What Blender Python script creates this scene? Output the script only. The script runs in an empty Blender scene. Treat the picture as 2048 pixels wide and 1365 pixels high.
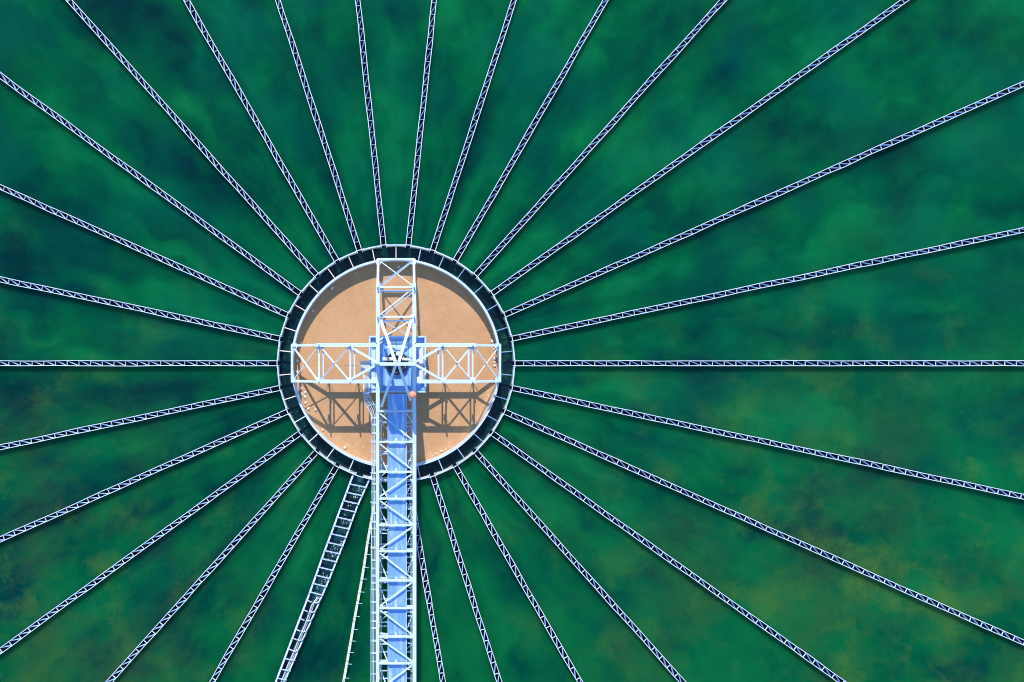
import bpy, bmesh, math, random
from mathutils import Vector, Matrix
random.seed(7)
R = math.radians
scene = bpy.context.scene
C = scene.collection

# ------------------------------------------------------------------ camera
H = 36.0                      # drone height above the tank water, metres
F = 1440.0                    # focal length in photo pixels (2048 wide)
CX, CY = 792.0, 727.0         # where the plumb line below the drone meets the photo
cd = bpy.data.cameras.new('camera'); cam = bpy.data.objects.new('camera', cd); C.objects.link(cam)
cam.location = (0, 0, H); cam.rotation_euler = (0, 0, 0)
cd.sensor_width = 36.0; cd.lens = F/2048*36.0
cd.shift_x = (1024-CX)/2048; cd.shift_y = (CY-682.5)/2048
cd.clip_end = 2000
scene.camera = cam
scene.cycles.filter_width = 1.0

# ------------------------------------------------------------------ sky, sun, exposure
SUN_EL = R(42.6); SUN_AZ = math.atan2(-0.132, 0.99)       # from the top of the picture, a little left
w = bpy.data.worlds.new('World'); scene.world = w; w.use_nodes = True
wn = w.node_tree; bg = wn.nodes['Background']
sky = wn.nodes.new('ShaderNodeTexSky'); sky.sky_type = 'NISHITA'; sky.sun_disc = False
sky.sun_elevation = SUN_EL; sky.sun_rotation = SUN_AZ; sky.air_density = 1.0; sky.dust_density = 0.0; sky.ozone_density = 6.0
wn.links.new(sky.outputs[0], bg.inputs[0]); bg.inputs[1].default_value = 0.15
sl = bpy.data.lights.new('sun', 'SUN'); sun = bpy.data.objects.new('sun', sl); C.objects.link(sun)
sl.energy = 2.6; sl.angle = R(0.53); sl.color = (1.0, 0.94, 0.84)
sdir = Vector((math.sin(SUN_AZ)*math.cos(SUN_EL), math.cos(SUN_AZ)*math.cos(SUN_EL), math.sin(SUN_EL)))  # towards the sun
sun.rotation_euler = sdir.to_track_quat('Z', 'Y').to_euler()
sun.location = sdir*60
scene.view_settings.view_transform = 'Standard'; scene.view_settings.look = 'None'
scene.view_settings.exposure = 0.92; scene.view_settings.gamma = 1.0; scene.view_settings.use_curve_mapping = False

def P(x, y, z):               # photo plan measurement at a known height -> metres
    s = (H-z)/F
    return Vector(((x-CX)*s, (CY-y)*s, z))

# ------------------------------------------------------------------ materials
def mat(name):
    m = bpy.data.materials.new(name); m.use_nodes = True
    return m, m.node_tree, m.node_tree.nodes['Principled BSDF']
def N(nt, typ, **kw):
    n = nt.nodes.new(typ)
    for k, v in kw.items():
        if k in n.inputs.keys(): n.inputs[k].default_value = v
        else: setattr(n, k, v)
    return n
def ramp(nt, fac, stops):
    r = nt.nodes.new('ShaderNodeValToRGB'); e = r.color_ramp.elements
    while len(e) < len(stops): e.new(0.5)
    for el, (p, c) in zip(e, stops): el.position = p; el.color = (*c, 1) if len(c) == 3 else c
    nt.links.new(fac, r.inputs[0]); return r
def mix(nt, fac, a, b):
    m = nt.nodes.new('ShaderNodeMix'); m.data_type = 'RGBA'
    for s, v in ((m.inputs[0], fac), (m.inputs[6], a), (m.inputs[7], b)):
        if hasattr(v, 'is_linked'): nt.links.new(v, s)
        else: s.default_value = v if isinstance(v, (int, float)) else (*v, 1)
    return m.outputs[2]
def math_n(nt, op, a, b=None, c=None, clamp=False):
    m = nt.nodes.new('ShaderNodeMath'); m.operation = op; m.use_clamp = clamp
    for i, v in enumerate((a, b, c)):
        if v is None: continue
        if hasattr(v, 'is_linked'): nt.links.new(v, m.inputs[i])
        else: m.inputs[i].default_value = v
    return m.outputs[0]
def world_pos(nt):
    return nt.nodes.new('ShaderNodeNewGeometry').outputs['Position']
def noise(nt, vec, scale, detail=4, rough=0.55, dist=0.0):
    n = N(nt, 'ShaderNodeTexNoise', Scale=scale, Detail=detail, Roughness=rough, Distortion=dist)
    nt.links.new(vec, n.inputs['Vector']); return n.outputs['Fac']
def bump(nt, b, h, strength, dist=0.02):
    bp = N(nt, 'ShaderNodeBump', Strength=strength, Distance=dist)
    nt.links.new(h, bp.inputs['Height']); nt.links.new(bp.outputs[0], b.inputs['Normal'])

def paint(name, base, dirt, rust=0.06, rough=0.5):
    m, nt, b = mat(name); p = world_pos(nt)
    n1 = noise(nt, p, 1.7, 6, 0.65); n2 = noise(nt, p, 9.0, 5, 0.7); n3 = noise(nt, p, 4.3, 8, 0.75)
    f1 = ramp(nt, n1, [(0.42, (0, 0, 0)), (0.72, (1, 1, 1))]).outputs[0]
    c = mix(nt, math_n(nt, 'MULTIPLY', f1, 0.55), base, dirt)
    f2 = ramp(nt, n3, [(0.66, (0, 0, 0)), (0.74, (1, 1, 1))]).outputs[0]
    c = mix(nt, math_n(nt, 'MULTIPLY', f2, rust*6), c, (0.42, 0.2, 0.1))
    nt.links.new(c, b.inputs['Base Color'])
    rr = ramp(nt, n2, [(0.3, (rough-.1,)*3), (0.7, (rough+.2,)*3)]).outputs[0]
    nt.links.new(rr, b.inputs['Roughness']); return m
M = {}
M['white'] = paint('white_steel_paint', (0.60, 0.71, 0.82), (0.44, 0.58, 0.76))
M['launder'] = paint('launder_steel_paint', (0.66, 0.76, 0.84), (0.44, 0.60, 0.78), 0.02)
M['rim'] = paint('rim_concrete_paint', (0.60, 0.67, 0.72), (0.36, 0.46, 0.52), 0.03, 0.6)
M['brace_lit'] = paint('sunlit_pink_brace', (0.74, 0.66, 0.62), (0.60, 0.40, 0.30), 0.1)  # pink of sunlit steel put into the base colour, with rust spots
M['grey'] = paint('galvanised_pipe', (0.52, 0.58, 0.64), (0.36, 0.42, 0.48), 0.02, 0.35)

m, nt, b = mat('blue_deck_paint'); p = world_pos(nt)
mp = N(nt, 'ShaderNodeMapping'); mp.inputs['Scale'].default_value = (5.0, 0.55, 1); nt.links.new(p, mp.inputs['Vector'])
n1 = noise(nt, mp.outputs[0], 1.0, 6, 0.6, 0.4); n2 = noise(nt, p, 0.9, 5, 0.6)
f = ramp(nt, n1, [(0.47, (0, 0, 0)), (0.64, (1, 1, 1))]).outputs[0]
f2 = ramp(nt, n2, [(0.45, (0, 0, 0)), (0.68, (1, 1, 1))]).outputs[0]
c = mix(nt, math_n(nt, 'MULTIPLY', f, math_n(nt, 'MULTIPLY_ADD', f2, 0.95, 0.08)), (0.27, 0.52, 0.91), (0.90, 0.94, 0.98))
b.inputs['Metallic'].default_value = 0.45
nt.links.new(c, b.inputs['Base Color'])
nt.links.new(ramp(nt, n1, [(0.3, (.22,)*3), (0.7, (.5,)*3)]).outputs[0], b.inputs['Roughness'])
M['deck'] = m
M['blue'] = paint('blue_machine_paint', (0.22, 0.45, 0.86), (0.50, 0.66, 0.88), 0.02, 0.4)
M['pale'] = paint('pale_cabinet_paint', (0.50, 0.68, 0.86), (0.40, 0.56, 0.78), 0.03, 0.4)
M['dark'] = paint('dark_machine_steel', (0.015, 0.018, 0.03), (0.03, 0.035, 0.05), 0.0, 0.4)
M['cream'] = paint('cream_motor_paint', (0.72, 0.64, 0.58), (0.6, 0.48, 0.42), 0.03, 0.4)
M['orange'] = paint('faded_orange_globe', (0.78, 0.27, 0.15), (0.80, 0.38, 0.26), 0.0, 0.45)
M['yellow'] = paint('yellow_rod_paint', (0.75, 0.68, 0.36), (0.6, 0.5, 0.25), 0.04)
M['foam'] = paint('dry_foam', (0.72, 0.66, 0.56), (0.50, 0.42, 0.32), 0.0, 0.9)
M['splash'] = paint('splash_foam', (0.42, 0.55, 0.58), (0.12, 0.28, 0.30), 0.0, 0.6)
M['concrete'] = paint('tank_concrete', (0.36, 0.36, 0.35), (0.25, 0.25, 0.24), 0.0, 0.85)

# --- turbid green water (what the light meets a little below the surface)
m, nt, b = mat('turbid_green_water'); p = world_pos(nt)
sep = N(nt, 'ShaderNodeSeparateXYZ'); nt.links.new(p, sep.inputs[0]); X, Y = sep.outputs[0], sep.outputs[1]
rad = math_n(nt, 'SQRT', math_n(nt, 'ADD', math_n(nt, 'MULTIPLY', X, X), math_n(nt, 'MULTIPLY', Y, Y)))
ux = math_n(nt, 'DIVIDE', X, rad); uy = math_n(nt, 'DIVIDE', Y, rad)
cmb = N(nt, 'ShaderNodeCombineXYZ')
warp = noise(nt, p, 0.35, 3, 0.5); wv = math_n(nt, 'MULTIPLY', warp, 1.6)
nt.links.new(math_n(nt, 'MULTIPLY_ADD', ux, 10.0, wv), cmb.inputs[0]); nt.links.new(math_n(nt, 'MULTIPLY_ADD', uy, 10.0, wv), cmb.inputs[1]); nt.links.new(math_n(nt, 'MULTIPLY', rad, 0.17), cmb.inputs[2])
polar = cmb.outputs[0]
nF = noise(nt, polar, 3.0, 6, 0.66, 0.0)       # fine fibres of floc
nA = noise(nt, p, 0.15, 2, 0.45, 0.1)          # big clouds
nB = noise(nt, polar, 0.85, 3, 0.45, 0.1)       # plumes drawn out along the flow
nC = noise(nt, p, 0.50, 3, 0.5, 0.1)
nD = noise(nt, p, 3.5, 5, 0.7)
mixn = math_n(nt, 'ADD', math_n(nt, 'ADD', math_n(nt, 'MULTIPLY', nA, 0.26), math_n(nt, 'MULTIPLY', nB, 0.42)), math_n(nt, 'ADD', math_n(nt, 'MULTIPLY', nF, 0.07), math_n(nt, 'ADD', math_n(nt, 'MULTIPLY', nC, 0.20), math_n(nt, 'MULTIPLY', nD, 0.06))))
west = math_n(nt, 'MULTIPLY_ADD', X, 0.0030, 0.008); west = math_n(nt, 'MINIMUM', math_n(nt, 'MAXIMUM', west, -0.045), 0.012)
mixn = math_n(nt, 'ADD', math_n(nt, 'MULTIPLY_ADD', mixn, 1.22, -0.104), west)
base = ramp(nt, mixn, [(0.35, (0.0004, 0.024, 0.026)), (0.44, (0.0005, 0.050, 0.029)), (0.53, (0.0007, 0.080, 0.031)), (0.65, (0.0025, 0.130, 0.042))]).outputs[0]
nE = noise(nt, p, 0.21, 3, 0.5, 0.4)
teal = ramp(nt, nE, [(0.45, (0, 0, 0)), (0.65, (1, 1, 1))]).outputs[0]
c = mix(nt, math_n(nt, 'MULTIPLY', teal, math_n(nt, 'MULTIPLY_ADD', Y, 0.012, 0.30, clamp=True)), base, (0.0006, 0.066, 0.054))
sfac = math_n(nt, 'MULTIPLY_ADD', Y, -0.030, 0.02, clamp=True)
c = mix(nt, math_n(nt, 'MULTIPLY', sfac, ramp(nt, mixn, [(0.42, (0, 0, 0)), (0.56, (1, 1, 1))]).outputs[0]), c, (0.0030, 0.098, 0.026))
# olive bloom drifting in the lower part of the tank
vm = N(nt, 'ShaderNodeVectorMath', operation='ADD'); nt.links.new(p, vm.inputs[0]); vm.inputs[1].default_value = (31, 17, 5)
nO = noise(nt, vm.outputs[0], 0.26, 4, 0.5, 0.3); nO2 = noise(nt, vm.outputs[0], 1.3, 5, 0.6)
south = math_n(nt, 'MULTIPLY_ADD', Y, -0.055, 0.12, clamp=True)
side = math_n(nt, 'MULTIPLY_ADD', math_n(nt, 'ABSOLUTE', math_n(nt, 'ADD', X, -1.0)), 0.06, -0.25, clamp=True)
ol = ramp(nt, math_n(nt, 'ADD', math_n(nt, 'MULTIPLY', nO, 0.55), math_n(nt, 'ADD', math_n(nt, 'MULTIPLY', nO2, 0.22), math_n(nt, 'MULTIPLY', nF, 0.23))), [(0.46, (0, 0, 0)), (0.72, (.85, .85, .85))]).outputs[0]
c = mix(nt, math_n(nt, 'MULTIPLY', ol, math_n(nt, 'MULTIPLY', math_n(nt, 'ADD', south, 0.10), side)), c, (0.040, 0.090, 0.026))
vm2 = N(nt, 'ShaderNodeVectorMath', operation='ADD'); nt.links.new(p, vm2.inputs[0]); vm2.inputs[1].default_value = (-13, 44, 9)
nY = noise(nt, vm2.outputs[0], 0.42, 3, 0.5, 0.2); nG = noise(nt, p, 5.5, 6, 0.75)
yl = ramp(nt, math_n(nt, 'ADD', math_n(nt, 'MULTIPLY', nY, 0.75), math_n(nt, 'MULTIPLY', nG, 0.25)), [(0.53, (0, 0, 0)), (0.72, (.9, .9, .9))]).outputs[0]
sth2 = math_n(nt, 'MULTIPLY_ADD', Y, -0.06, 0.45, clamp=True)
c = mix(nt, math_n(nt, 'MULTIPLY', yl, math_n(nt, 'MULTIPLY', sth2, math_n(nt, 'MULTIPLY_ADD', side, 0.75, 0.15))), c, (0.060, 0.140, 0.025))
nt.links.new(c, b.inputs['Base Color'])
b.inputs['Roughness'].default_value = 0.2; b.inputs['IOR'].default_value = 1.33; b.inputs['Specular IOR Level'].default_value = 0.03
bump(nt, b, noise(nt, p, 2.2, 4, 0.6, 0.4), 0.10, 0.02)
b.subsurface_method = 'BURLEY'
b.inputs['Subsurface Weight'].default_value = 1.0
b.inputs['Subsurface Radius'].default_value = (0.5, 0.5, 0.5); b.inputs['Subsurface Scale'].default_value = 1.3
M['turbid'] = m

# --- brown slurry in the centre well
m, nt, b = mat('brown_slurry'); p = world_pos(nt)
n1 = noise(nt, p, 0.5, 5, 0.6, 0.6); n2 = noise(nt, p, 5.0, 6, 0.65, 1.2); n3 = noise(nt, p, 26.0, 4, 0.7)
c = ramp(nt, n1, [(0.3, (0.50, 0.268, 0.122)), (0.7, (0.60, 0.34, 0.165))]).outputs[0]
c = mix(nt, math_n(nt, 'MULTIPLY', ramp(nt, n2, [(0.52, (0, 0, 0)), (0.75, (1, 1, 1))]).outputs[0], 0.35), c, (0.68, 0.42, 0.22))
c = mix(nt, math_n(nt, 'MULTIPLY', ramp(nt, n3, [(0.62, (0, 0, 0)), (0.75, (1, 1, 1))]).outputs[0], 0.18), c, (0.36, 0.19, 0.07))
n4 = noise(nt, p, 1.5, 7, 0.62, 2.2)
c = mix(nt, math_n(nt, 'MULTIPLY', ramp(nt, n4, [(0.48, (0, 0, 0)), (0.56, (1, 1, 1)), (0.62, (0, 0, 0))]).outputs[0], 0.22), c, (0.40, 0.20, 0.085))
nt.links.new(c, b.inputs['Base Color']); b.inputs['Roughness'].default_value = 0.45; b.inputs['Specular IOR Level'].default_value = 0.25
bump(nt, b, n2, 0.35, 0.04); M['slurry'] = m

def darkwater(name, a, bcol, ccol, r=0.12):
    m, nt, b = mat(name); p = world_pos(nt)
    n1 = noise(nt, p, 1.1, 6, 0.65, 0.8); n2 = noise(nt, p, 6.0, 5, 0.7, 1.0)
    c = ramp(nt, n1, [(0.38, a), (0.56, bcol), (0.72, ccol)]).outputs[0]
    nt.links.new(c, b.inputs['Base Color']); b.inputs['Roughness'].default_value = r; b.inputs['IOR'].default_value = 1.33
    bump(nt, b, n2, 0.10, 0.02); M[name] = m
darkwater('ring_water', (0.0018, 0.012, 0.020), (0.003, 0.026, 0.028), (0.014, 0.070, 0.034))
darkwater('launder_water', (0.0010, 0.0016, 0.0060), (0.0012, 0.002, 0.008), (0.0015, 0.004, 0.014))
darkwater('flume_water', (0.003, 0.016, 0.026), (0.007, 0.045, 0.055), (0.03, 0.14, 0.15))

m, nt, b = mat('grass_ground'); p = world_pos(nt)
nt.links.new(ramp(nt, noise(nt, p, 0.4, 6), [(0.3, (0.05, 0.09, 0.03)), (0.7, (0.10, 0.13, 0.05))]).outputs[0], b.inputs['Base Color']); b.inputs['Roughness'].default_value = 0.95
M['ground'] = m

# ------------------------------------------------------------------ helpers
def link(name, me, material, parent=None):
    o = bpy.data.objects.new(name, me); C.objects.link(o); o.parent = parent
    if material and not me.materials: me.materials.append(M[material])
    return o
def mesh(name, vs, fs):
    me = bpy.data.meshes.new(name); me.from_pydata([tuple(v) for v in vs], [], fs); me.update(); return me
def thing(name, label, cat, loc=(0, 0, 0), rz=0, group=None):
    o = bpy.data.objects.new(name, None); C.objects.link(o); o.location = loc; o.rotation_euler = (0, 0, rz); o.empty_display_size = 0.2
    tag(o, label, cat, group); return o
def tag(o, label, cat, group=None):
    o['label'] = label; o['category'] = cat
    if group: o['group'] = group
    return o
def struct(name, me, material):
    o = link(name, me, material); o['kind'] = 'structure'; return o
BOXF = [(0, 3, 2, 1), (4, 5, 6, 7), (0, 1, 5, 4), (1, 2, 6, 5), (2, 3, 7, 6), (3, 0, 4, 7)]
def box_vf(x0, x1, y0, y1, z0, z1):
    return [(x0, y0, z0), (x1, y0, z0), (x1, y1, z0), (x0, y1, z0), (x0, y0, z1), (x1, y0, z1), (x1, y1, z1), (x0, y1, z1)], BOXF
def join(*vfs):
    V, Fc = [], []
    for vs, fs in vfs:
        k = len(V); V += [tuple(v) for v in vs]; Fc += [tuple(i+k for i in f) for f in fs]
    return V, Fc
def box(name, x0, x1, y0, y1, z0, z1, material, parent=None):
    return link(name, mesh(name, *box_vf(x0, x1, y0, y1, z0, z1)), material, parent)
def sweep_profile(p0, p1, prof, up=Vector((0, 0, 1))):
    p0, p1 = Vector(p0), Vector(p1); d = (p1-p0).normalized()
    if abs(d.dot(up)) > 0.98: up = Vector((0, 1, 0))
    s = d.cross(up).normalized(); u = s.cross(d).normalized(); n = len(prof)
    vs = [p0+s*a+u*b for a, b in prof]+[p1+s*a+u*b for a, b in prof]
    fs = [(i, (i+1) % n, n+(i+1) % n, n+i) for i in range(n)]
    fs += [tuple(range(n-1, -1, -1)), tuple(range(n, 2*n))]
    return vs, fs
def bar_vf(p0, p1, w_, h_):
    a, b_ = w_/2, h_/2
    return sweep_profile(p0, p1, [(-a, -b_), (a, -b_), (a, b_), (-a, b_)])
def angle_vf(p0, p1, w_, h_, side=1, t=0.012):
    # L section: a flat leg and a leg standing up along one edge; side picks the edge
    a = w_/2
    pr = [(-a, 0), (a, 0), (a, t), (-a+t, t), (-a+t, h_), (-a, h_)]
    if side < 0: pr = [(-x, y) for x, y in reversed(pr)]
    return sweep_profile(p0, p1, pr)
def bar(name, p0, p1, w_, h_, material, parent):
    return link(name, mesh(name, *bar_vf(p0, p1, w_, h_)), material, parent)
def angle(name, p0, p1, w_, h_, material, parent, side=1):
    return link(name, mesh(name, *angle_vf(p0, p1, w_, h_, side)), material, parent)
def tube_vf(pts, r, n=8):
    pts = [Vector(q) for q in pts]; V, Fc = [], []
    for i, q in enumerate(pts):
        d = (pts[min(i+1, len(pts)-1)]-pts[max(i-1, 0)]).normalized()
        up = Vector((0, 0, 1)) if abs(d.z) < 0.95 else Vector((0, 1, 0))
        s = d.cross(up).normalized(); u = s.cross(d)
        V += [q+(s*math.cos(k*math.tau/n)+u*math.sin(k*math.tau/n))*r for k in range(n)]
    for i in range(len(pts)-1):
        for k in range(n): Fc.append((i*n+k, i*n+(k+1) % n, (i+1)*n+(k+1) % n, (i+1)*n+k))
    Fc += [tuple(range(n-1, -1, -1)), tuple(range((len(pts)-1)*n, len(pts)*n))]
    return V, Fc
def smooth(o):
    for q in o.data.polygons: q.use_smooth = True
    return o
def tube(name, pts, r, material, parent, n=8):
    return smooth(link(name, mesh(name, *tube_vf(pts, r, n)), material, parent))
def arc_vf(r0, r1, z0, z1, a0, a1, n):
    full = abs(a1-a0-math.tau) < 1e-6; V, Fc = [], []; m_ = n if full else n+1
    for i in range(m_):
        a = a0+(a1-a0)*i/n; c_, s_ = math.cos(a), math.sin(a)
        V += [(r0*c_, r0*s_, z0), (r1*c_, r1*s_, z0), (r1*c_, r1*s_, z1), (r0*c_, r0*s_, z1)]
    for i in range(n):
        j = ((i+1) % m_)*4; i4 = i*4
        for k in range(4): Fc.append((i4+k, j+k, j+(k+1) % 4, i4+(k+1) % 4))
    if not full: Fc += [(0, 1, 2, 3), (n*4+3, n*4+2, n*4+1, n*4)]
    return V, Fc
def disc_vf(r0, r1, z, n=128, rings=1):
    V, Fc = [], []
    for k in range(rings+1):
        r = r0+(r1-r0)*k/rings
        V += [(r*math.cos(i*math.tau/n), r*math.sin(i*math.tau/n), z) for i in range(n)]
    for k in range(rings):
        for i in range(n): Fc.append((k*n+i, (k+1)*n+i, (k+1)*n+(i+1) % n, k*n+(i+1) % n))
    if r0 < 1e-6: pass
    return V, Fc
def cyl_vf(c, r, z0, z1, n=24):
    V = [(c[0]+r*math.cos(i*math.tau/n), c[1]+r*math.sin(i*math.tau/n), z) for z in (z0, z1) for i in range(n)]
    return V, [(i, (i+1) % n, n+(i+1) % n, n+i) for i in range(n)]+[tuple(range(n-1, -1, -1)), tuple(range(n, 2*n))]

# ------------------------------------------------------------------ levels (metres)
Z_RIM, Z_SLUR, Z_TOP, Z_BOT = 0.30, -0.32, 1.98, 0.52
R_IN, R_INO = 5.13, 5.19          # well wall
R_OUT, R_OUTO = 5.85, 5.90        # outer ring of the collecting trough
TANK_R = 38.5

# ------------------------------------------------------------------ setting
struct('ground', mesh('ground', *disc_vf(TANK_R+0.5, 600, -1.2, 128)), 'ground')
tw = link('tank_wall', mesh('tank_wall', *arc_vf(TANK_R, TANK_R+0.5, -2.2, 0.6, 0, math.tau, 160)), 'concrete')
tag(tw, 'round concrete outer wall of the clarifier tank', 'tank wall')
struct('brown_slurry', mesh('brown_slurry', *disc_vf(0.001, R_IN+0.04, Z_SLUR, 96, 3)), 'slurry')

# ------------------------------------------------------------------ centre well wall
well = thing('center_well', 'pale round steel wall holding the brown slurry in the middle of the tank', 'well')
link('well_wall', mesh('well_wall', *arc_vf(R_IN, R_INO, -2.0, Z_RIM-0.03, 0, math.tau, 180)), 'rim', well)
rim = link('rim_flange', mesh('rim_flange', *arc_vf(R_IN-0.03, R_INO+0.02, Z_RIM-0.03, Z_RIM, 0, math.tau, 180)), 'rim', well)

# ------------------------------------------------------------------ ring trough round the well
ring = thing('ring_trough', 'dark ring shaped collecting trough with white rim and radial braces round the brown well', 'trough')
link('trough_water', mesh('trough_water', *disc_vf(R_INO-0.02, R_OUT+0.03, -0.28, 128, 1)), 'ring_water', ring)
MOUTH = 0.165/R_OUT
plate = mesh('weir_plate', *join(arc_vf(R_OUT, R_OUTO-0.02, -1.6, Z_RIM-0.04, MOUTH, R(12)-MOUTH, 8),
                                arc_vf(R_OUT-0.012, R_OUTO, Z_RIM-0.04, Z_RIM, MOUTH, R(12)-MOUTH, 8)))
mouth = mesh('mouth_plate', *join(arc_vf(R_OUT+0.02, R_OUTO-0.02, -1.6, -0.30, -MOUTH, MOUTH, 2),
                                 arc_vf(R_OUT+0.03, R_OUTO+0.02, Z_RIM-0.055, Z_RIM-0.012, -MOUTH*1.35, MOUTH*1.35, 3)))
ring_brace = mesh('trough_brace', *angle_vf((R_INO-0.01, 0, Z_RIM-0.09), (R_OUT+0.01, 0, Z_RIM-0.09), 0.045, 0.060, 1))
ring_brace2 = ring_brace.copy(); ring_brace.materials.append(M['launder']); ring_brace2.materials.append(M['brace_lit'])
for k in range(30):
    for nm, me, off, mt in (('weir_plate', plate, 0, 'rim'), ('mouth_plate', mouth, 0, 'rim')):
        o = link(nm, me, mt, ring); o.rotation_euler.z = R(12*k)
    a = 12*k+6
    o = link('trough_brace', ring_brace2 if 88 < a < 200 else ring_brace, None, ring); o.rotation_euler.z = R(a+random.uniform(-.3, .3))  # braces on the left and upper left carry the sunlit tint as colour

# ------------------------------------------------------------------ radial launders
LW = 0.124       # half width to the wall centre
LLEN = TANK_R-R_OUTO
def wall_vf(y, x0, x1):
    xs = [x0, .5]; 
    while xs[-1] < x1-1.5: xs.append(xs[-1]+random.uniform(.9, 1.5))
    xs.append(x1); off = [0, 0]+[random.gauss(0, .009) for _ in xs[2:]]; V, Fc = [], []
    prof = [(-.010, -.42), (.010, -.42), (.010, .125), (.0160, .125), (.0160, .15), (-.0160, .15), (-.0160, .125), (-.010, .125)]; n = len(prof)
    for x, o_ in zip(xs, off): V += [(x, y+o_+a, b_) for a, b_ in prof]
    for i in range(len(xs)-1): Fc += [(i*n+k, (i+1)*n+k, (i+1)*n+(k+1) % n, i*n+(k+1) % n) for k in range(n)]
    return V, Fc+[tuple(range(n)), tuple(range(len(V)-1, len(V)-1-n, -1))]
wallA = [mesh('side_wall', *wall_vf(LW, -0.06, LLEN)) for _ in range(5)]; wallB = [mesh('side_wall', *wall_vf(-LW, -0.06, LLEN)) for _ in range(5)]
floor_me = mesh('trough_floor', *box_vf(-0.02, LLEN, -LW, LW, -0.45, -0.42))
water_me = mesh('channel_water', *([(-0.03, -LW, -0.33), (LLEN, -LW, -0.33), (LLEN, LW, -0.33), (-0.03, LW, -0.33)], [(0, 1, 2, 3)]))
BP = 0.583
cross_me = mesh('cross_brace', *angle_vf((0, -LW, 0.105), (0, LW, 0.105), 0.024, 0.036, -1, 0.008))
diag_mes = [mesh('diagonal_brace', *angle_vf((0.03, LW-0.01, 0.065), (BP-0.05+d, -LW+0.01, 0.065), 0.032, 0.07, 1, 0.008)) for d in (0, -0.03, 0.03)]
M['brace_shade'] = paint('shade_blue_brace', (0.38, 0.58, 0.86), (0.28, 0.46, 0.78), 0.0)  # blue of skylit shade put into the colour of the white diagonals
cross_me.materials.append(M['launder'])
for me in diag_mes: me.materials.append(M['brace_shade'])
def frame_r(a):
    c_, s_ = math.cos(a), -math.sin(a); best = 1e9
    for v, lo, hi, o_ in ((c_, 0, 2048, CX), (s_, 0, 1365, CY)):
        if abs(v) > 1e-6: best = min(best, ((hi if v > 0 else lo)-o_)/v)
    return best*(H-0.2)/F
ORD = ['first', 'second', 'third', 'fourth', 'fifth', 'sixth', 'seventh', 'eighth', 'ninth', 'tenth', 'eleventh', 'twelfth', 'thirteenth', 'fourteenth', 'fifteenth']
def heading(a):
    a %= 360
    names = [(0, 'straight to the right'), (12, 'right and slightly up'), (24, 'right and gently up'), (36, 'to the upper right'), (48, 'steeply to the upper right'), (60, 'up and to the right'), (72, 'up and a little right'), (84, 'almost straight up, leaning right'),
             (96, 'almost straight up, leaning left'), (108, 'up and a little left'), (120, 'up and to the left'), (132, 'steeply to the upper left'), (144, 'to the upper left'), (156, 'left and gently up'), (168, 'left and slightly up'), (180, 'straight to the left'),
             (192, 'left and slightly down'), (204, 'left and gently down'), (216, 'to the lower left'), (228, 'steeply to the lower left'), (240, 'down and to the left'),
             (276, 'down beside the bridge'), (288, 'down and a little right'), (300, 'down and to the right'), (312, 'steeply to the lower right'), (324, 'to the lower right'), (336, 'right and gently down'), (348, 'right and slightly down')]
    return min(names, key=lambda q: abs(q[0]-a))[1]
def launder(a_ring, a_dir, label, vis):
    p0 = Vector((math.cos(R(a_ring)), math.sin(R(a_ring)), 0))*(R_OUTO-0.02)
    t = thing('effluent_launder', label, 'launder', p0, R(a_dir), 'radial launders of the clarifier')
    link('side_wall', random.choice(wallA), 'launder', t); link('side_wall', random.choice(wallB), 'launder', t)
    link('trough_floor', floor_me, 'launder', t); link('channel_water', water_me, 'launder_water', t)
    x = 0.46+random.uniform(-.04, .04); rest = []
    while x < LLEN-0.6:
        j = random.uniform(-.05, .05) if random.random() < 0.4 else 0
        if x < vis:
            o = link('cross_brace', cross_me, None, t); o.location.x = x; o.rotation_euler.z = random.gauss(0, .03)
            d = link('diagonal_brace', random.choice(diag_mes), None, t); d.location.x = x; d.rotation_euler.z = random.gauss(0, .008)
        else:
            rest.append(angle_vf((x, -LW, 0.105), (x, LW, 0.105), 0.024, 0.036, -1, 0.008)); rest.append(angle_vf((x+0.03, LW-0.01, 0.065), (x+BP-0.05, -LW+0.01, 0.065), 0.032, 0.07, 1, 0.008))
        x += BP+j
    if rest:
        o = link('brace_run', mesh('brace_run', *join(*rest)), 'launder', t); o['kind'] = 'stuff'
    return t
for i, a in enumerate(range(240, 89, -12)):
    launder(a, a, 'white braced launder running %s, %s clockwise after the wide foaming flume' % (heading(a), ORD[i]), frame_r(R(a))-R_OUTO+0.6)
for i, a in enumerate(range(288, 445, 12)):
    launder(a, {324: 324.6, 396: 395.4}.get(a, a), 'white braced launder running %s, %s counterclockwise from the bridge' % (heading(a), ORD[i+1]), frame_r(R(a))-R_OUTO+0.6)
launder(276, 279.8, 'white braced launder half hidden under the right edge of the bridge', 12.0)

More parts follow.
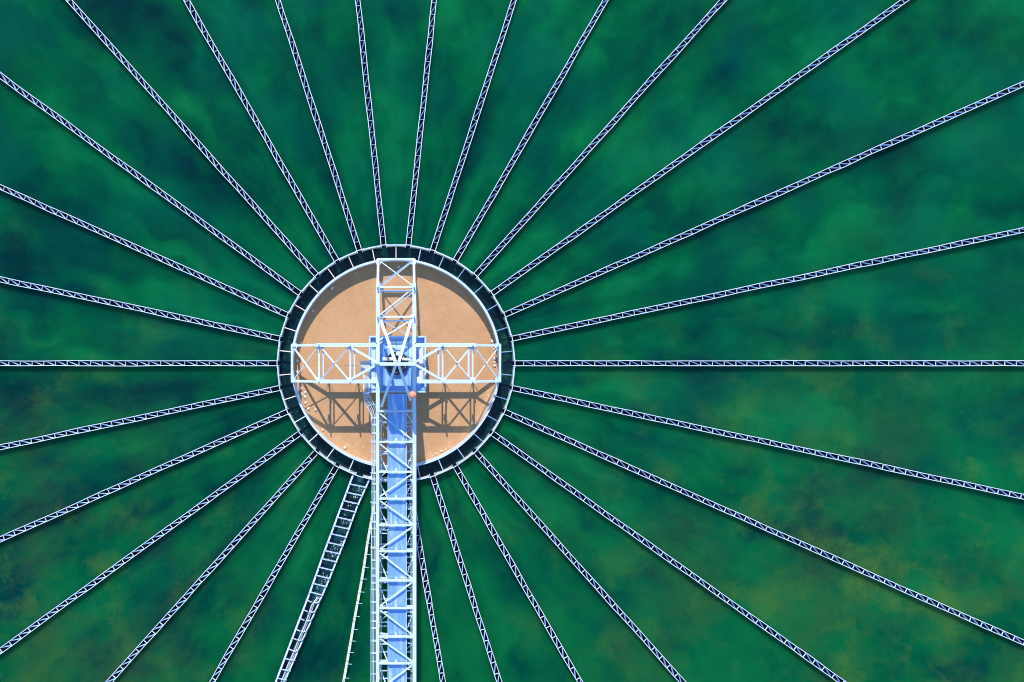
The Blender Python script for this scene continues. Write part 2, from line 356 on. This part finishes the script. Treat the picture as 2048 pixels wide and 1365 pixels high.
# ------------------------------------------------------------------ wide foaming flume (lower left of the bridge)
def poly(pts, y):            # interpolate x at photo row y
    for (x0, y0), (x1, y1) in zip(pts, pts[1:]):
        if y0 <= y <= y1 or (x1, y1) == pts[-1]: return x0+(x1-x0)*(y-y0)/(y1-y0)
LE = [(707, 948), (702, 961), (686.4, 1003), (647.6, 1107), (618, 1190), (578, 1294), (554, 1358), (520, 1448), (250, 2166)]
RE = [(740.5, 955), (735, 968), (714.5, 1013), (690, 1080), (658, 1160), (641, 1199), (610, 1270), (571.5, 1358), (533, 1448), (270, 2166)]
fl = thing('flume', 'wide tapering white flume with foaming water between rung-like bars, left of the bridge', 'flume')
def wall_poly(name, pts, z0, z1, wd, parent, material='launder'):
    vf = [];
    for (a, b_) in zip(pts, pts[1:]):
        pa, pb = P(*a, 0.24), P(*b_, 0.24); pa.z = pb.z = (z0+z1)/2
        d = (pb-pa).normalized()*0.01
        vf.append(bar_vf(pa-d, pb+d, wd, z1-z0))
    return link(name, mesh(name, *join(*vf)), material, parent)
lw = wall_poly('side_wall', LE, -0.42, 0.15, 0.03, fl); wall_poly('wall_cap', LE, 0.15, 0.19, 0.09, lw)
rw = wall_poly('side_wall', RE, -0.42, 0.15, 0.03, fl); wall_poly('wall_cap', RE, 0.15, 0.19, 0.075, rw)
rows = [950+i*10 for i in range(50)]+[1450, 2166]
V = []; Fc = []
for y in rows:
    a, b_ = P(poly(LE, y), y, -0.14), P(poly(RE, y), y, -0.14); V += [tuple(a), tuple(b_)]
Fc = [(2*i, 2*i+2, 2*i+3, 2*i+1) for i in range(len(rows)-1)]
link('flume_water', mesh('flume_water', V, Fc), 'flume_water', fl)
link('flume_floor', mesh('flume_floor', [(x, y, -0.42) for x, y, z in V], Fc), 'launder', fl)
y = 968
while y < 1200:
    a, b_ = P(poly(LE, y)-2, y, 0.28), P(poly(RE, y+7)+2, y+7.5, 0.28)
    angle('rung', a, b_, 0.055, 0.03, 'launder', fl, 1)
    y += 16.6+random.uniform(-.6, .6)
while y < 1440:              # further out the bars are shorter and carry a pipe
    xl, xr = poly(LE, y), poly(RE, y); f = 0.55 if y < 1290 else 1.0
    if y < 1300:
        angle('rung', P(xl-1, y, .28), P(xl+9, y+4, .28), 0.05, 0.03, 'launder', fl, 1)
        pts = [P(xr+1, y-3, .26), P(xr-3, y+4, .27), P(xr-9, y+6, .26), P(xr-12, y+3, .25)]
        tube('bent_bracket', pts, 0.028, 'launder', fl, 6)
    else:
        angle('rung', P(xl-1, y, .28), P(xr+1, y+4, .28), 0.05, 0.03, 'launder', fl, 1)
    y += 20+random.uniform(-3, 3)
pp = [P(640, 1195, .20), P(628, 1212, .2), P(617, 1245, .2), P(604, 1275, .2), P(590, 1310, .2), P(575, 1345, .2), P(560, 1385, .2), P(530, 1448, .2)]
pp = [q-Vector((.12, 0, .06)) for q in pp]
tube('drain_pipe', pp, 0.038, 'grey', fl); tube('drain_pipe', [q+Vector((.10, .03, -.03)) for q in pp], 0.02, 'grey', fl)
def flecks(name, spots, zf, material, parent=None):
    vf = []
    for (x, y, s) in spots:
        c = P(x, y, zf); n = random.choice((5, 6, 7)); a0 = random.random()*6; el = random.uniform(.6, 1.8); ro = random.random()*3.14
        top = [(c.x+s*.5*math.cos(ro)*0, c.y, c.z+s*0.35)]; ringv = []
        for k in range(n):
            a = a0+k*math.tau/n; q = s*random.uniform(.6, 1.15); dx, dy = q*math.cos(a)*el, q*math.sin(a)
            ringv.append((c.x+dx*math.cos(ro)-dy*math.sin(ro), c.y+dx*math.sin(ro)+dy*math.cos(ro), c.z-0.004))
        vf.append((ringv+top, [(k, (k+1) % n, n) for k in range(n)]))
    o = link(name, mesh(name, *join(*vf)), material, parent); o['kind'] = 'stuff'; return o
sp = []
for i in range(620):
    y = random.uniform(966, 1205); l, r = poly(LE, y), poly(RE, y); t = min(.97, max(.04, random.gauss(.62+.25*math.sin(y*.06), .2)))
    if 1095 < y < 1122 or random.random() < .45+.3*math.sin(y*.11): sp.append((l+(r-l)*t, y, random.choice((.008, .012, .018, .03))*random.uniform(.7, 1.3)))
flecks('splash_foam', sp, -0.132, 'splash', fl)

# ------------------------------------------------------------------ slim weir beam beside the bridge
SB = [(758, 962)]+[(758-70*t+random.uniform(-.8, .8), 962+401*t) for t in (.1, .2, .3, .42, .5, .6, .7, .8, .9)]+[(688, 1363), (673, 1450), (545, 2190)]
sb = thing('weir_beam', 'slim white weir beam with short bracket stubs, running down left of the bridge pipes', 'weir')
wall_poly('weir_wall', SB, -0.5, 0.2, 0.03, sb); wall_poly('beam_cap', SB, 0.2, 0.26, 0.08, sb)
wall_poly('scum_strip', [(x-2.6, y) for x, y in SB], 0.14, 0.17, 0.04, sb, 'yellow')
y = 1030
while y < 1440:
    x = poly(SB, y); angle('bracket', P(x-3, y, .275), P(x+(9 if y > 1090 else 4), y+1, .275), 0.03, 0.03, 'launder', sb, 1)
    o = link('knob', mesh('knob', *cyl_vf(P(x, y, .3).xy, .05, .262, .32, 8)), 'launder', sb)
    y += random.choice((19, 23, 26, 28))

# ------------------------------------------------------------------ truss: three arms, head frame and the access bridge
T = thing('truss_bridge', 'white steel truss bridge with blue deck and three lattice arms spanning the brown well', 'bridge')
CH = 0.86
def xf(ax):                  # arm frame: u along the arm, v across
    d = Vector((math.cos(R(ax)), math.sin(R(ax)), 0)); s = Vector((-d.y, d.x, 0))
    return lambda u, v, z: d*u+s*v+Vector((0, 0, z))
def arm(ax, cross_top, mid=0.0, vo=0.0):
    A = xf(ax); ue = 5.03; uk = 3.72; zE = 1.15
    ztop = lambda u: Z_TOP if u <= uk else Z_TOP+(zE-Z_TOP)*(u-uk)/(ue-uk)
    for s in (-1, 1):
        v = vo+s*CH
        bar('top_chord', A(0.90, v, Z_TOP), A(uk+.06, v, Z_TOP), 0.175, 0.15, 'white', T)
        bar('end_chord', A(uk+.05, v, Z_TOP-.035), A(ue, v, zE), 0.115, 0.12, 'white', T)
        bar('end_post', A(ue, v, Z_RIM), A(ue, v, zE+.06), 0.10, 0.10, 'white', T)
        box_c = A(ue, v, Z_RIM+.03); bar('bearing_plate', box_c+A(-.13, 0, 0), box_c+A(.13, 0, 0), .24, .05, 'white', T)
        for u in cross_top[1:]:                                     # posts standing through the chord
            bar('post', A(u, v, 1.30), A(u, v, 2.32), 0.07, 0.07, 'white', T)
            for q in (-.22, .26): bar('post_brace', A(u, v, 1.32), A(u+q, v, Z_TOP-.06), 0.02, 0.02, 'white', T)
        for u in cross_top:
            q = ztop(u)-.09; g = [A(u-.15, v-s*.08, q), A(u+.15, v-s*.08, q), A(u+.06, v-s*.22, q), A(u-.06, v-s*.22, q)]
            link('gusset_plate', mesh('gusset_plate', g+[k+Vector((0, 0, .012)) for k in g], BOXF), 'white', T)
    zt = lambda u: ztop(u)-.045
    for u in cross_top[1:]:
        angle('cross_beam', A(u, vo-CH+.05, zt(u)), A(u, vo+CH-.05, zt(u)), 0.085, 0.07, 'white', T, 1)
        angle('cross_beam', A(u-.19, vo-CH+.05, zt(u)-.02), A(u-.19, vo+CH-.05, zt(u)-.02), 0.075, 0.09, 'white', T, -1)
    bar('end_beam', A(ue, vo-CH-.05, zE), A(ue, vo+CH+.05, zE), 0.10, 0.14, 'white', T)
    def dg(u0, v0, u1, v1, zf, w_=0.075, side=1, h_=.06, nm='diagonal_brace'):
        angle(nm, A(u0, vo+v0*(CH-.06), zf(u0)), A(u1, vo+v1*(CH-.06), zf(u1)), w_, h_, 'white', T, side)
    return A, dg, zt
def build_arm(ax, u1, u2, ue, specs):
    A, dg, zt = arm(ax, (1.05, u1, u2))
    for (ua, va, ub, vb, w_, side, h_) in specs:
        dg(ua, va, ub, vb, zt, w_, side, h_)
    return A
# v = +1 is to the left when looking outward along the arm
build_arm(180, 2.16, 3.64, 5.1, [(4.97, -1, 3.70, 1, .07, -1, .12), (3.70, -1, 4.97, 1, .04, 1, .03), (3.58, -1, 2.22, 1, .07, -1, .13), (2.22, -1, 3.58, 1, .055, -1, .04)])
build_arm(0, 2.20, 3.62, 5.1, [(4.97, -1, 3.68, 1, .06, 1, .12), (3.68, -1, 4.97, 1, .04, -1, .03), (3.56, -1, 2.26, 1, .05, 1, .13), (2.26, -1, 3.56, 1, .085, 1, .02)])
build_arm(90, 2.20, 3.60, 5.1, [(4.97, -1, 3.66, 1, .05, -1, .05), (4.92, -1, 3.56, 1, .04, -1, .03), (3.66, -1, 4.97, 1, .045, 1, .03), (3.54, -1, 2.26, 1, .06, 1, .09), (3.36, -1, 2.10, 1, .05, -1, .03), (2.1, -1, 1.1, 1, .07, 1, .08), (1.2, -1, 2.1, 1, .04, -1, .03)])
# heavy members tying the arms to the head frame
for s in (-1, 1):
    for t in (-1, 1):
        bar('tie_strut', (s*.86, t*.03, Z_TOP+.09), (s*2.10, t*.74, Z_TOP+.06), 0.115, 0.10, 'white', T)
    bar('head_chord', (s*.86, -2.3, Z_TOP+.02), (s*.86, 0.90, Z_TOP+.02), 0.172, 0.15, 'white', T)
ZA = 4.75
pv = [(-1.04, -.05, 1.9), (.92, -.05, 1.9), (.83, -.05, ZA-.06), (-.76, -.05, ZA-.06)]; pv2 = [(x, y+.03, z) for x, y, z in pv]
link('head_panel', mesh('head_panel', pv+pv2, BOXF), 'white', T)
bar('head_beam', (-.70, -.03, ZA), (.84, -.03, ZA), 0.15, 0.12, 'white', T)
for s, yn, ys in ((-1, 1.98, -2.02), (1, 1.98, -1.72)):
    bar('back_stay', (s*.07+.05, .05, ZA-.08), (s*.70, yn, Z_TOP+.12), 0.135, 0.10, 'white', T)
    bar('front_stay', (s*.07+.05, -.10, ZA-.08), (s*.68, ys, Z_TOP+.12), 0.12, 0.10, 'white', T)

# access bridge going down the picture
rows = [823, 884, 944, 997.6, 1050.6, 1102.6, 1161, 1216.3, 1273.4, 1326.7]
ys = [P(0, y, Z_TOP).y for y in rows]
while ys[-1] > -38.6: ys.append(ys[-1]-1.31)
for s in (-1, 1):
    bar('top_chord', (s*.87, -2.25, Z_TOP), (s*.87, -39, Z_TOP), 0.15 if s < 0 else 0.175, 0.15, 'white', T)
    bar('bottom_chord', (s*.86, -1.45, Z_BOT), (s*.86, -39, Z_BOT), 0.10, 0.10, 'white', T)
tp = 'xBBFBFBFBBF'
for i, y in enumerate(ys):
    bar('cross_beam', (-.80, y, Z_TOP+.01), (.79, y, Z_TOP+.01), 0.085, 0.09, 'white', T)
    g = bar('hanger', (.0, y+.02, Z_TOP-.05), (.0, y+.02, 1.80), 0.04, 0.04, 'white', T)
    hp = [(-.07, y+.04, Z_TOP+.03), (.07, y+.04, Z_TOP+.03), (.015, y+.20, Z_TOP+.03), (-.015, y+.20, Z_TOP+.03)]
    link('hanger_gusset', mesh('hanger_gusset', hp+[(a, b_, c_+.012) for a, b_, c_ in hp], BOXF), 'white', T)
    for s in (-1, 1):
        bar('post', (s*.86, y, Z_BOT), (s*.86, y, Z_TOP-.06), 0.06, 0.06, 'white', T)
        bar('deck_bearer', (s*.84, y+random.uniform(-.05, .05), 1.70), (s*.36, y, 1.70), 0.07, 0.08, 'white', T)
    if i+1 < len(ys):
        q = ys[i+1]; kind = tp[i % len(tp)]
        fwd = (i in (0, 1, 3, 5, 7, 8)) or (i > 9 and i % 2 == 0)
        a_, b_ = ((-.76, y-.10), (.76, q+.10)) if fwd else ((.76, y-.10), (-.76, q+.10))
        angle('diagonal_brace', (*a_, Z_TOP-.02), (*b_, Z_TOP-.02), 0.062, 0.04, 'white', T, -1 if fwd else 1)
        mid = (y+q)/2+random.uniform(-.12, .12)
        angle('lower_cross_beam', (-.85, mid, Z_BOT), (.85, mid, Z_BOT), 0.075, 0.05, 'white', T, -1)
        angle('lower_cross_beam', (-.85, y-.03, Z_BOT+.02), (.85, y-.03, Z_BOT+.02), 0.06, 0.05, 'white', T, -1)
        for s in (-1, 1):
            bar('rail_post', (s*.72, mid+.2, .7), (s*.72, mid+.2, 1.95), 0.03, 0.03, 'white', T)
            f_ = random.uniform(.3, .7); ym = y+(q-y)*f_
            bar('gap_strut', (s*.84, ym, 1.25), (s*.42, ym+random.uniform(-.02, .02), 1.25), 0.045, 0.05, 'white', T)
            if random.random() < .7: bar('gap_brace', (s*.84, ym, 1.22), (s*.42, ym+random.choice((-.35, .35)), 1.24), 0.035, 0.035, 'white', T)
            if random.random() < .8: bar('knee_brace', (s*.84, mid-.04, Z_BOT+.03), (s*.42, (y if random.random() < .5 else q), 1.66), 0.05, 0.05, 'white', T)
            bar('side_brace', (s*.86, y, Z_BOT), (s*.86, q, Z_TOP-.06), 0.045, 0.045, 'white', T)
DX0, DX1, DZ = -.38, .487, 1.78
dy = [-1.45]+ys
for i in range(len(dy)-1):
    y1, y0 = dy[i]-.006, dy[i+1]+.006
    d = box('deck_plate', DX0, DX1, y0, y1, DZ-.02, DZ+random.uniform(-.002, .002), 'deck', T)
    box('deck_rib', .045, .06, y0+.25, y1-.05, DZ+.003, DZ+.022, 'pale', d)
for x in (-.72, .72): bar('hand_rail', (x, -1.7, 1.5), (x, -39, 1.5), 0.03, 0.03, 'white', T)
for x in (DX0, DX1):
    bar('toe_board', (x, -1.45, DZ+.04), (x, -39, DZ+.04), 0.03, 0.12, 'white', T)

# ------------------------------------------------------------------ drive platform
pf = thing('drive_platform', 'blue square drive platform with raised edge under the middle of the truss', 'platform')
a, b_ = P(738, 785, 1.15), P(852, 672.5, 1.15); x0, y0, x1, y1 = a.x, a.y, b_.x, b_.y
box('platform_floor', x0+.02, x1-.02, y0+.02, y1-.02, .20, .90, 'blue', pf)
for nm, q in (('parapet', (x0, x1, y0, y0+.06)), ('parapet', (x0, x1, y1-.06, y1)), ('parapet', (x0, x0+.06, y0+.06, y1-.06)), ('parapet', (x1-.06, x1, y0+.06, y1-.06))):
    o = box(nm, *q, .20, 1.13, 'blue', pf)
    o2 = box('parapet_cap', q[0]-.01, q[1]+.01, q[2]-.01, q[3]+.01, 1.132, 1.16, 'pale', o)
link('support_column', mesh('support_column', *cyl_vf((.05, 0), .9, -1.6, .195, 40)), 'blue', pf)
# floor plates and hatches
for (u0, u1, v0, v1) in ((x0+.10, x0+.30, -.2, 1.10), (x0+.33, x0+.52, .1, 1.10), (-.44, .0, .72, 1.10), (.03, .42, .66, 1.10), (.62, .80, -.1, 1.08), (x0+.1, x0+.30, -1.25, -.35), (x0+.33, x0+.50, -1.25, -.75)):
    o = box('floor_hatch', u0, u1, v0, v1, .902, .94, 'pale', pf)
tool = box('kick_plate', x1-.32, x1-.12, -.9, .85, .903, 1.02, 'cream', pf)
for s in (-1, 1): box('stiffener', s*.58-.015, s*.58+.015, -1.3, 1.2, .903, .99, 'blue', pf)

dr = thing('drive_unit', 'dark round turntable drive with cream motors below the head beam', 'drive unit', (.05, .0, .90)); dr.scale = (1, 1, .62)
link('turntable', mesh('turntable', *join(cyl_vf((0, 0), .56, 0.003, .34, 40), cyl_vf((0, 0), .50, .34, .40, 40))), 'dark', dr)
link('gear_cover', mesh('gear_cover', *join(cyl_vf((0, 0), .20, .40, .75, 24), cyl_vf((0, 0), .13, .75, .82, 24))), 'dark', dr)
mo = link('motor', mesh('motor', *tube_vf([(-.62, .20, .55), (-.60, .20, .55), (-.15, .20, .55)], .085, 14)), 'cream', dr)
link('motor_cap', mesh('motor_cap', *tube_vf([(-.70, .20, .55), (-.625, .20, .55)], .10, 14)), 'pale', mo)
mo = link('motor', mesh('motor', *cyl_vf((.05, .46), .115, .40, .95, 18)), 'cream', dr)
link('motor_cap', mesh('motor_cap', *cyl_vf((.05, .46), .085, .95, 1.0, 18)), 'pale', mo)
mo = link('motor', mesh('motor', *tube_vf([(.25, .20, .50), (.62, .18, .50)], .07, 12)), 'cream', dr)
for i in range(10):
    a = i*math.tau/10+.2; link('bolt', mesh('bolt', *cyl_vf((.45*math.cos(a), .45*math.sin(a)), .022, .40, .43, 6)), 'grey', dr)

jb = thing('junction_box', 'pale grey junction box with a lid on the left edge of the drive platform', 'junction box', P(731, 733, 1.0))
box('enclosure', -.20, .24, -.26, .22, -.35, .25, 'pale', jb); box('lid', -.24, .27, .15, .27, .252, .30, 'cream', jb)
box('lid_panel', -.15, .19, -.21, .10, .252, .27, 'grey', jb)
for s in (-.16, .2): box('leg', s-.02, s+.02, -.02, .02, -.8, -.352, 'grey', jb)
tr_ = thing('gauge_rod', 'thin pale yellow rod sticking out left of the junction box', 'rod', P(706, 731.5, 1.02))
tube('rod', [(-.39, 0, 0), (.16, 0, 0)], .022, 'yellow', tr_); tube('cross_pin', [(-.0, -.18, 0), (-.0, .18, 0)], .012, 'yellow', tr_, 6)

gb = thing('globe_beacon', 'orange round globe on the right chord of the bridge', 'globe', P(825, 790, 3.65))
bm = bmesh.new(); bmesh.ops.create_uvsphere(bm, u_segments=32, v_segments=20, radius=.185); me = bpy.data.meshes.new('globe'); bm.to_mesh(me); bm.free()
smooth(link('globe', me, 'orange', gb)); link('stem', mesh('stem', *cyl_vf((0, 0), .03, -1.60, -.15, 12)), 'grey', gb); link('collar', mesh('collar', *cyl_vf((0, 0), .075, -.19, -.15, 16)), 'grey', gb)

# ------------------------------------------------------------------ pipe run along the left of the bridge
pr = thing('pipe_run', 'bundle of thin pale pipes bending down the left side of the bridge', 'pipes')
base = [(732, 748), (732, 770), (732.5, 790), (735, 800), (740, 809), (745.5, 819), (748.5, 830), (749.5, 850), (749.5, 880), (749.5, 1000), (748.5, 1100), (747.5, 1200), (747.5, 1300), (747, 1400), (746, 2300)]
for k in range(5):
    off = (k-2)*2.7
    pts = [P(x+off*(0.8 if y < 800 else 1), y-(off*.9 if 795 < y < 835 else 0), 1.2) for x, y in base]
    tube('pipe', pts, .013 if k % 2 else .019, ('white', 'grey', 'pale', 'grey', 'white')[k], pr)
tube('conduit', [P(727, 770, 1.15), P(727.5, 790, 1.15), P(735, 807, 1.15), P(743, 822, 1.15), P(744, 850, 1.15), P(744, 1000, 1.15), P(742.5, 1100, 1.15), P(742, 1400, 1.15)], .016, 'yellow', pr, 6)
y = 835
while y < 1500:
    l = random.choice((741, 742.5, 743.5)); bar('pipe_clamp', P(l, y, 1.14), P(757, y+random.uniform(-.6, .6), 1.14), .045, .05, 'white', pr)
    if random.random() < .6: bar('pipe_strap', P(743.5, y+2, 1.25), P(755, y+2, 1.25), .03, .02, 'white', pr)
    y += random.choice((14, 17, 21, 25))
for x, y in ((730, 786), (741, 811)): bar('pipe_clamp', P(x-4, y+1.5, 1.25), P(x+9, y-2.5 if y > 800 else y, 1.25), .04, .04, 'blue', pr)
bar('pipe_stay', P(748, 812, 1.3), P(757, 803, 1.6), .03, .03, 'white', pr)

# ------------------------------------------------------------------ foam on the slurry
def clump_mesh(seed, r):
    rng = random.Random(seed); vf = []
    for i in range(rng.choice((2, 3, 4))):
        bm = bmesh.new(); bmesh.ops.create_icosphere(bm, subdivisions=2, radius=1.0)
        q = r*(1 if i == 0 else rng.uniform(.35, .7)); c = Vector((0, 0, 0)) if i == 0 else Vector((rng.uniform(-1, 1), rng.uniform(-1, 1), 0)).normalized()*r*.8
        vs = [c+Vector((v.co.x*q*rng.uniform(.85, 1.12), v.co.y*q*rng.uniform(.85, 1.12), v.co.z*q*.75*rng.uniform(.85, 1.1)+q*.35)) for v in bm.verts]
        vf.append((vs, [tuple(v.index for v in f.verts) for f in bm.faces])); bm.free()
    return mesh('foam_clump', *join(*vf))
spots = [(601, 686, 2.6, 'L'), (599, 699, 2.2, 'L'), (592, 722, 3, 'L'), (590.5, 745, 3.2, 'L'), (598.5, 747.6, 2.6, 'L'), (596, 778, 3, 'B'), (600.5, 778, 3.4, 'B'), (597.5, 789.5, 2.6, 'B'), (602, 792, 2.4, 'B'), (611, 785, 2.8, 'B'), (610, 794, 3, 'B'), (605.5, 809, 2.5, 'B'), (613, 820, 2.8, 'B'), (631, 820, 2.6, 'B'), (627, 836, 2.8, 'B'), (640.5, 865, 2.5, 'B'), (690, 896, 3, 'B'),
         (987.6, 683, 3.2, 'R'), (986.7, 689.5, 2.4, 'R'), (990, 699, 2, 'R'), (990, 718, 3, 'R'), (992, 725, 2.6, 'R'), (992.5, 732, 3, 'R'), (884, 905, 2.4, 'S'), (873, 909.5, 2, 'S'), (661, 572.5, 3.6, 'U'), (620.5, 619, 2.2, 'U'), (711, 546, 1.8, 'U'), (796, 534, 2.2, 'U'), (799, 533.5, 1.8, 'U')]
LAB = {'L': 'small pale foam clump at the left rim of the well, beside the left arm', 'B': 'small pale foam clump at the lower left rim of the well, near the truss shadow', 'R': 'small pale foam clump at the right rim of the well, beside the right arm', 'S': 'small pale foam clump at the bottom right rim of the well', 'U': 'small pale foam clump in the shade of the upper rim of the well'}
for i, (x, y, r, k) in enumerate(spots):
    o = smooth(link('foam_clump', clump_mesh(i, r/40*1.02), 'foam')); p_ = P(x, y, Z_SLUR); rr = p_.xy.length
    if rr > 4.98: p_.x *= 4.98/rr; p_.y *= 4.98/rr
    o.location = (p_.x, p_.y, Z_SLUR); tag(o, LAB[k], 'foam', 'foam clumps, ' + LAB[k][22:])
sp = []
def rimspot(a, d): return (CX+(201-d)*math.cos(R(a)), CY-(201-d)*math.sin(R(a)))
def rafts(n, a0, a1, spread, d0, smin, smax, per):
    for i in range(n):
        a = random.uniform(a0, a1); d = abs(random.gauss(0, d0))+2; ln = random.uniform(1, 4)
        for k in range(random.randint(2, per)):
            x, y = rimspot(a+random.gauss(0, ln*.5), d+random.gauss(0, spread)); sp.append((x, y, random.uniform(smin, smax)))
rafts(34, 196, 256, 1.6, 9, .005, .018, 12)
rafts(42, 284, 350, 1.2, 4, .006, .020, 12)
rafts(9, 2, 20, 1.5, 4, .005, .016, 9)
rafts(22, 25, 172, 1.5, 6, .004, .011, 7)
for i in range(14):            # drifts under the truss shadow
    t = random.random(); x0_ = 605+95*t+random.gauss(0, 4); y0_ = 795+95*t+random.gauss(0, 6)
    for k in range(random.randint(4, 16)): sp.append((x0_+random.gauss(0, 3), y0_+random.gauss(0, 3), random.uniform(.005, .015)))
sp = [q for q in sp if math.hypot(q[0]-CX, q[1]-CY) < 201]
fk = flecks('foam_flecks', sp, Z_SLUR+.004, 'foam'); tag(fk, 'scattered white foam flecks floating along the well rim', 'foam')
# ring trough flecks
sp = [(CX+q*math.cos(a), CY-q*math.sin(a), random.uniform(.004, .012)) for q, a in ((random.uniform(211, 230), random.uniform(R(170), R(262))) for _ in range(110))]
flecks('trough_flecks', sp, -0.275, 'splash', ring)

# ------------------------------------------------------------------ tank water: one sheet with slots where the launders hang in it
def ray_edge(a_ring, a_dir, v):      # launder wall line, from the ring to the tank wall
    p0 = Vector((math.cos(R(a_ring)), math.sin(R(a_ring))))*(R_OUTO-0.06); d = Vector((math.cos(R(a_dir)), math.sin(R(a_dir)))); n = Vector((-d.y, d.x))
    p0 = p0+n*v; bq = p0.dot(d); t = -bq+math.sqrt(bq*bq-p0.length_squared+(TANK_R+.03)**2)
    return [p0+d*t*(k/24)**1.4 for k in range(25)]
def px_edge(pts):
    out = []
    for k in range(25):
        y = 950+(2166-950)*(k/24)**1.4; x = poly([(pts[0][0]+3, 940)]+pts, y); q = P(x, y, 0.0); out.append(Vector((q.x, q.y)))
    return out
lines = [(a, {324: 324.6, 396: 395.4}.get(a, a)) for a in range(288, 601, 12)]     # 288 .. 600 (=240)
edges = []
for (a, d) in [(276, 279.8)]+lines: edges.append((ray_edge(a, d, -LW), ray_edge(a, d, LW)))
edges.append((px_edge(LE), px_edge(RE)))
V, Fc = [], []
for i in range(len(edges)):
    A_, B_ = edges[i][1], edges[(i+1) % len(edges)][0]; k0 = len(V); nn = 6
    for k in range(25):
        for m_ in range(nn+1): q = A_[k].lerp(B_[k], m_/nn); V.append((q.x, q.y, -0.12))
    for k in range(24):
        for m_ in range(nn): a = k0+k*(nn+1)+m_; Fc.append((a, a+nn+1, a+nn+2, a+1))
struct('tank_water', mesh('tank_water', V, Fc), 'turbid')
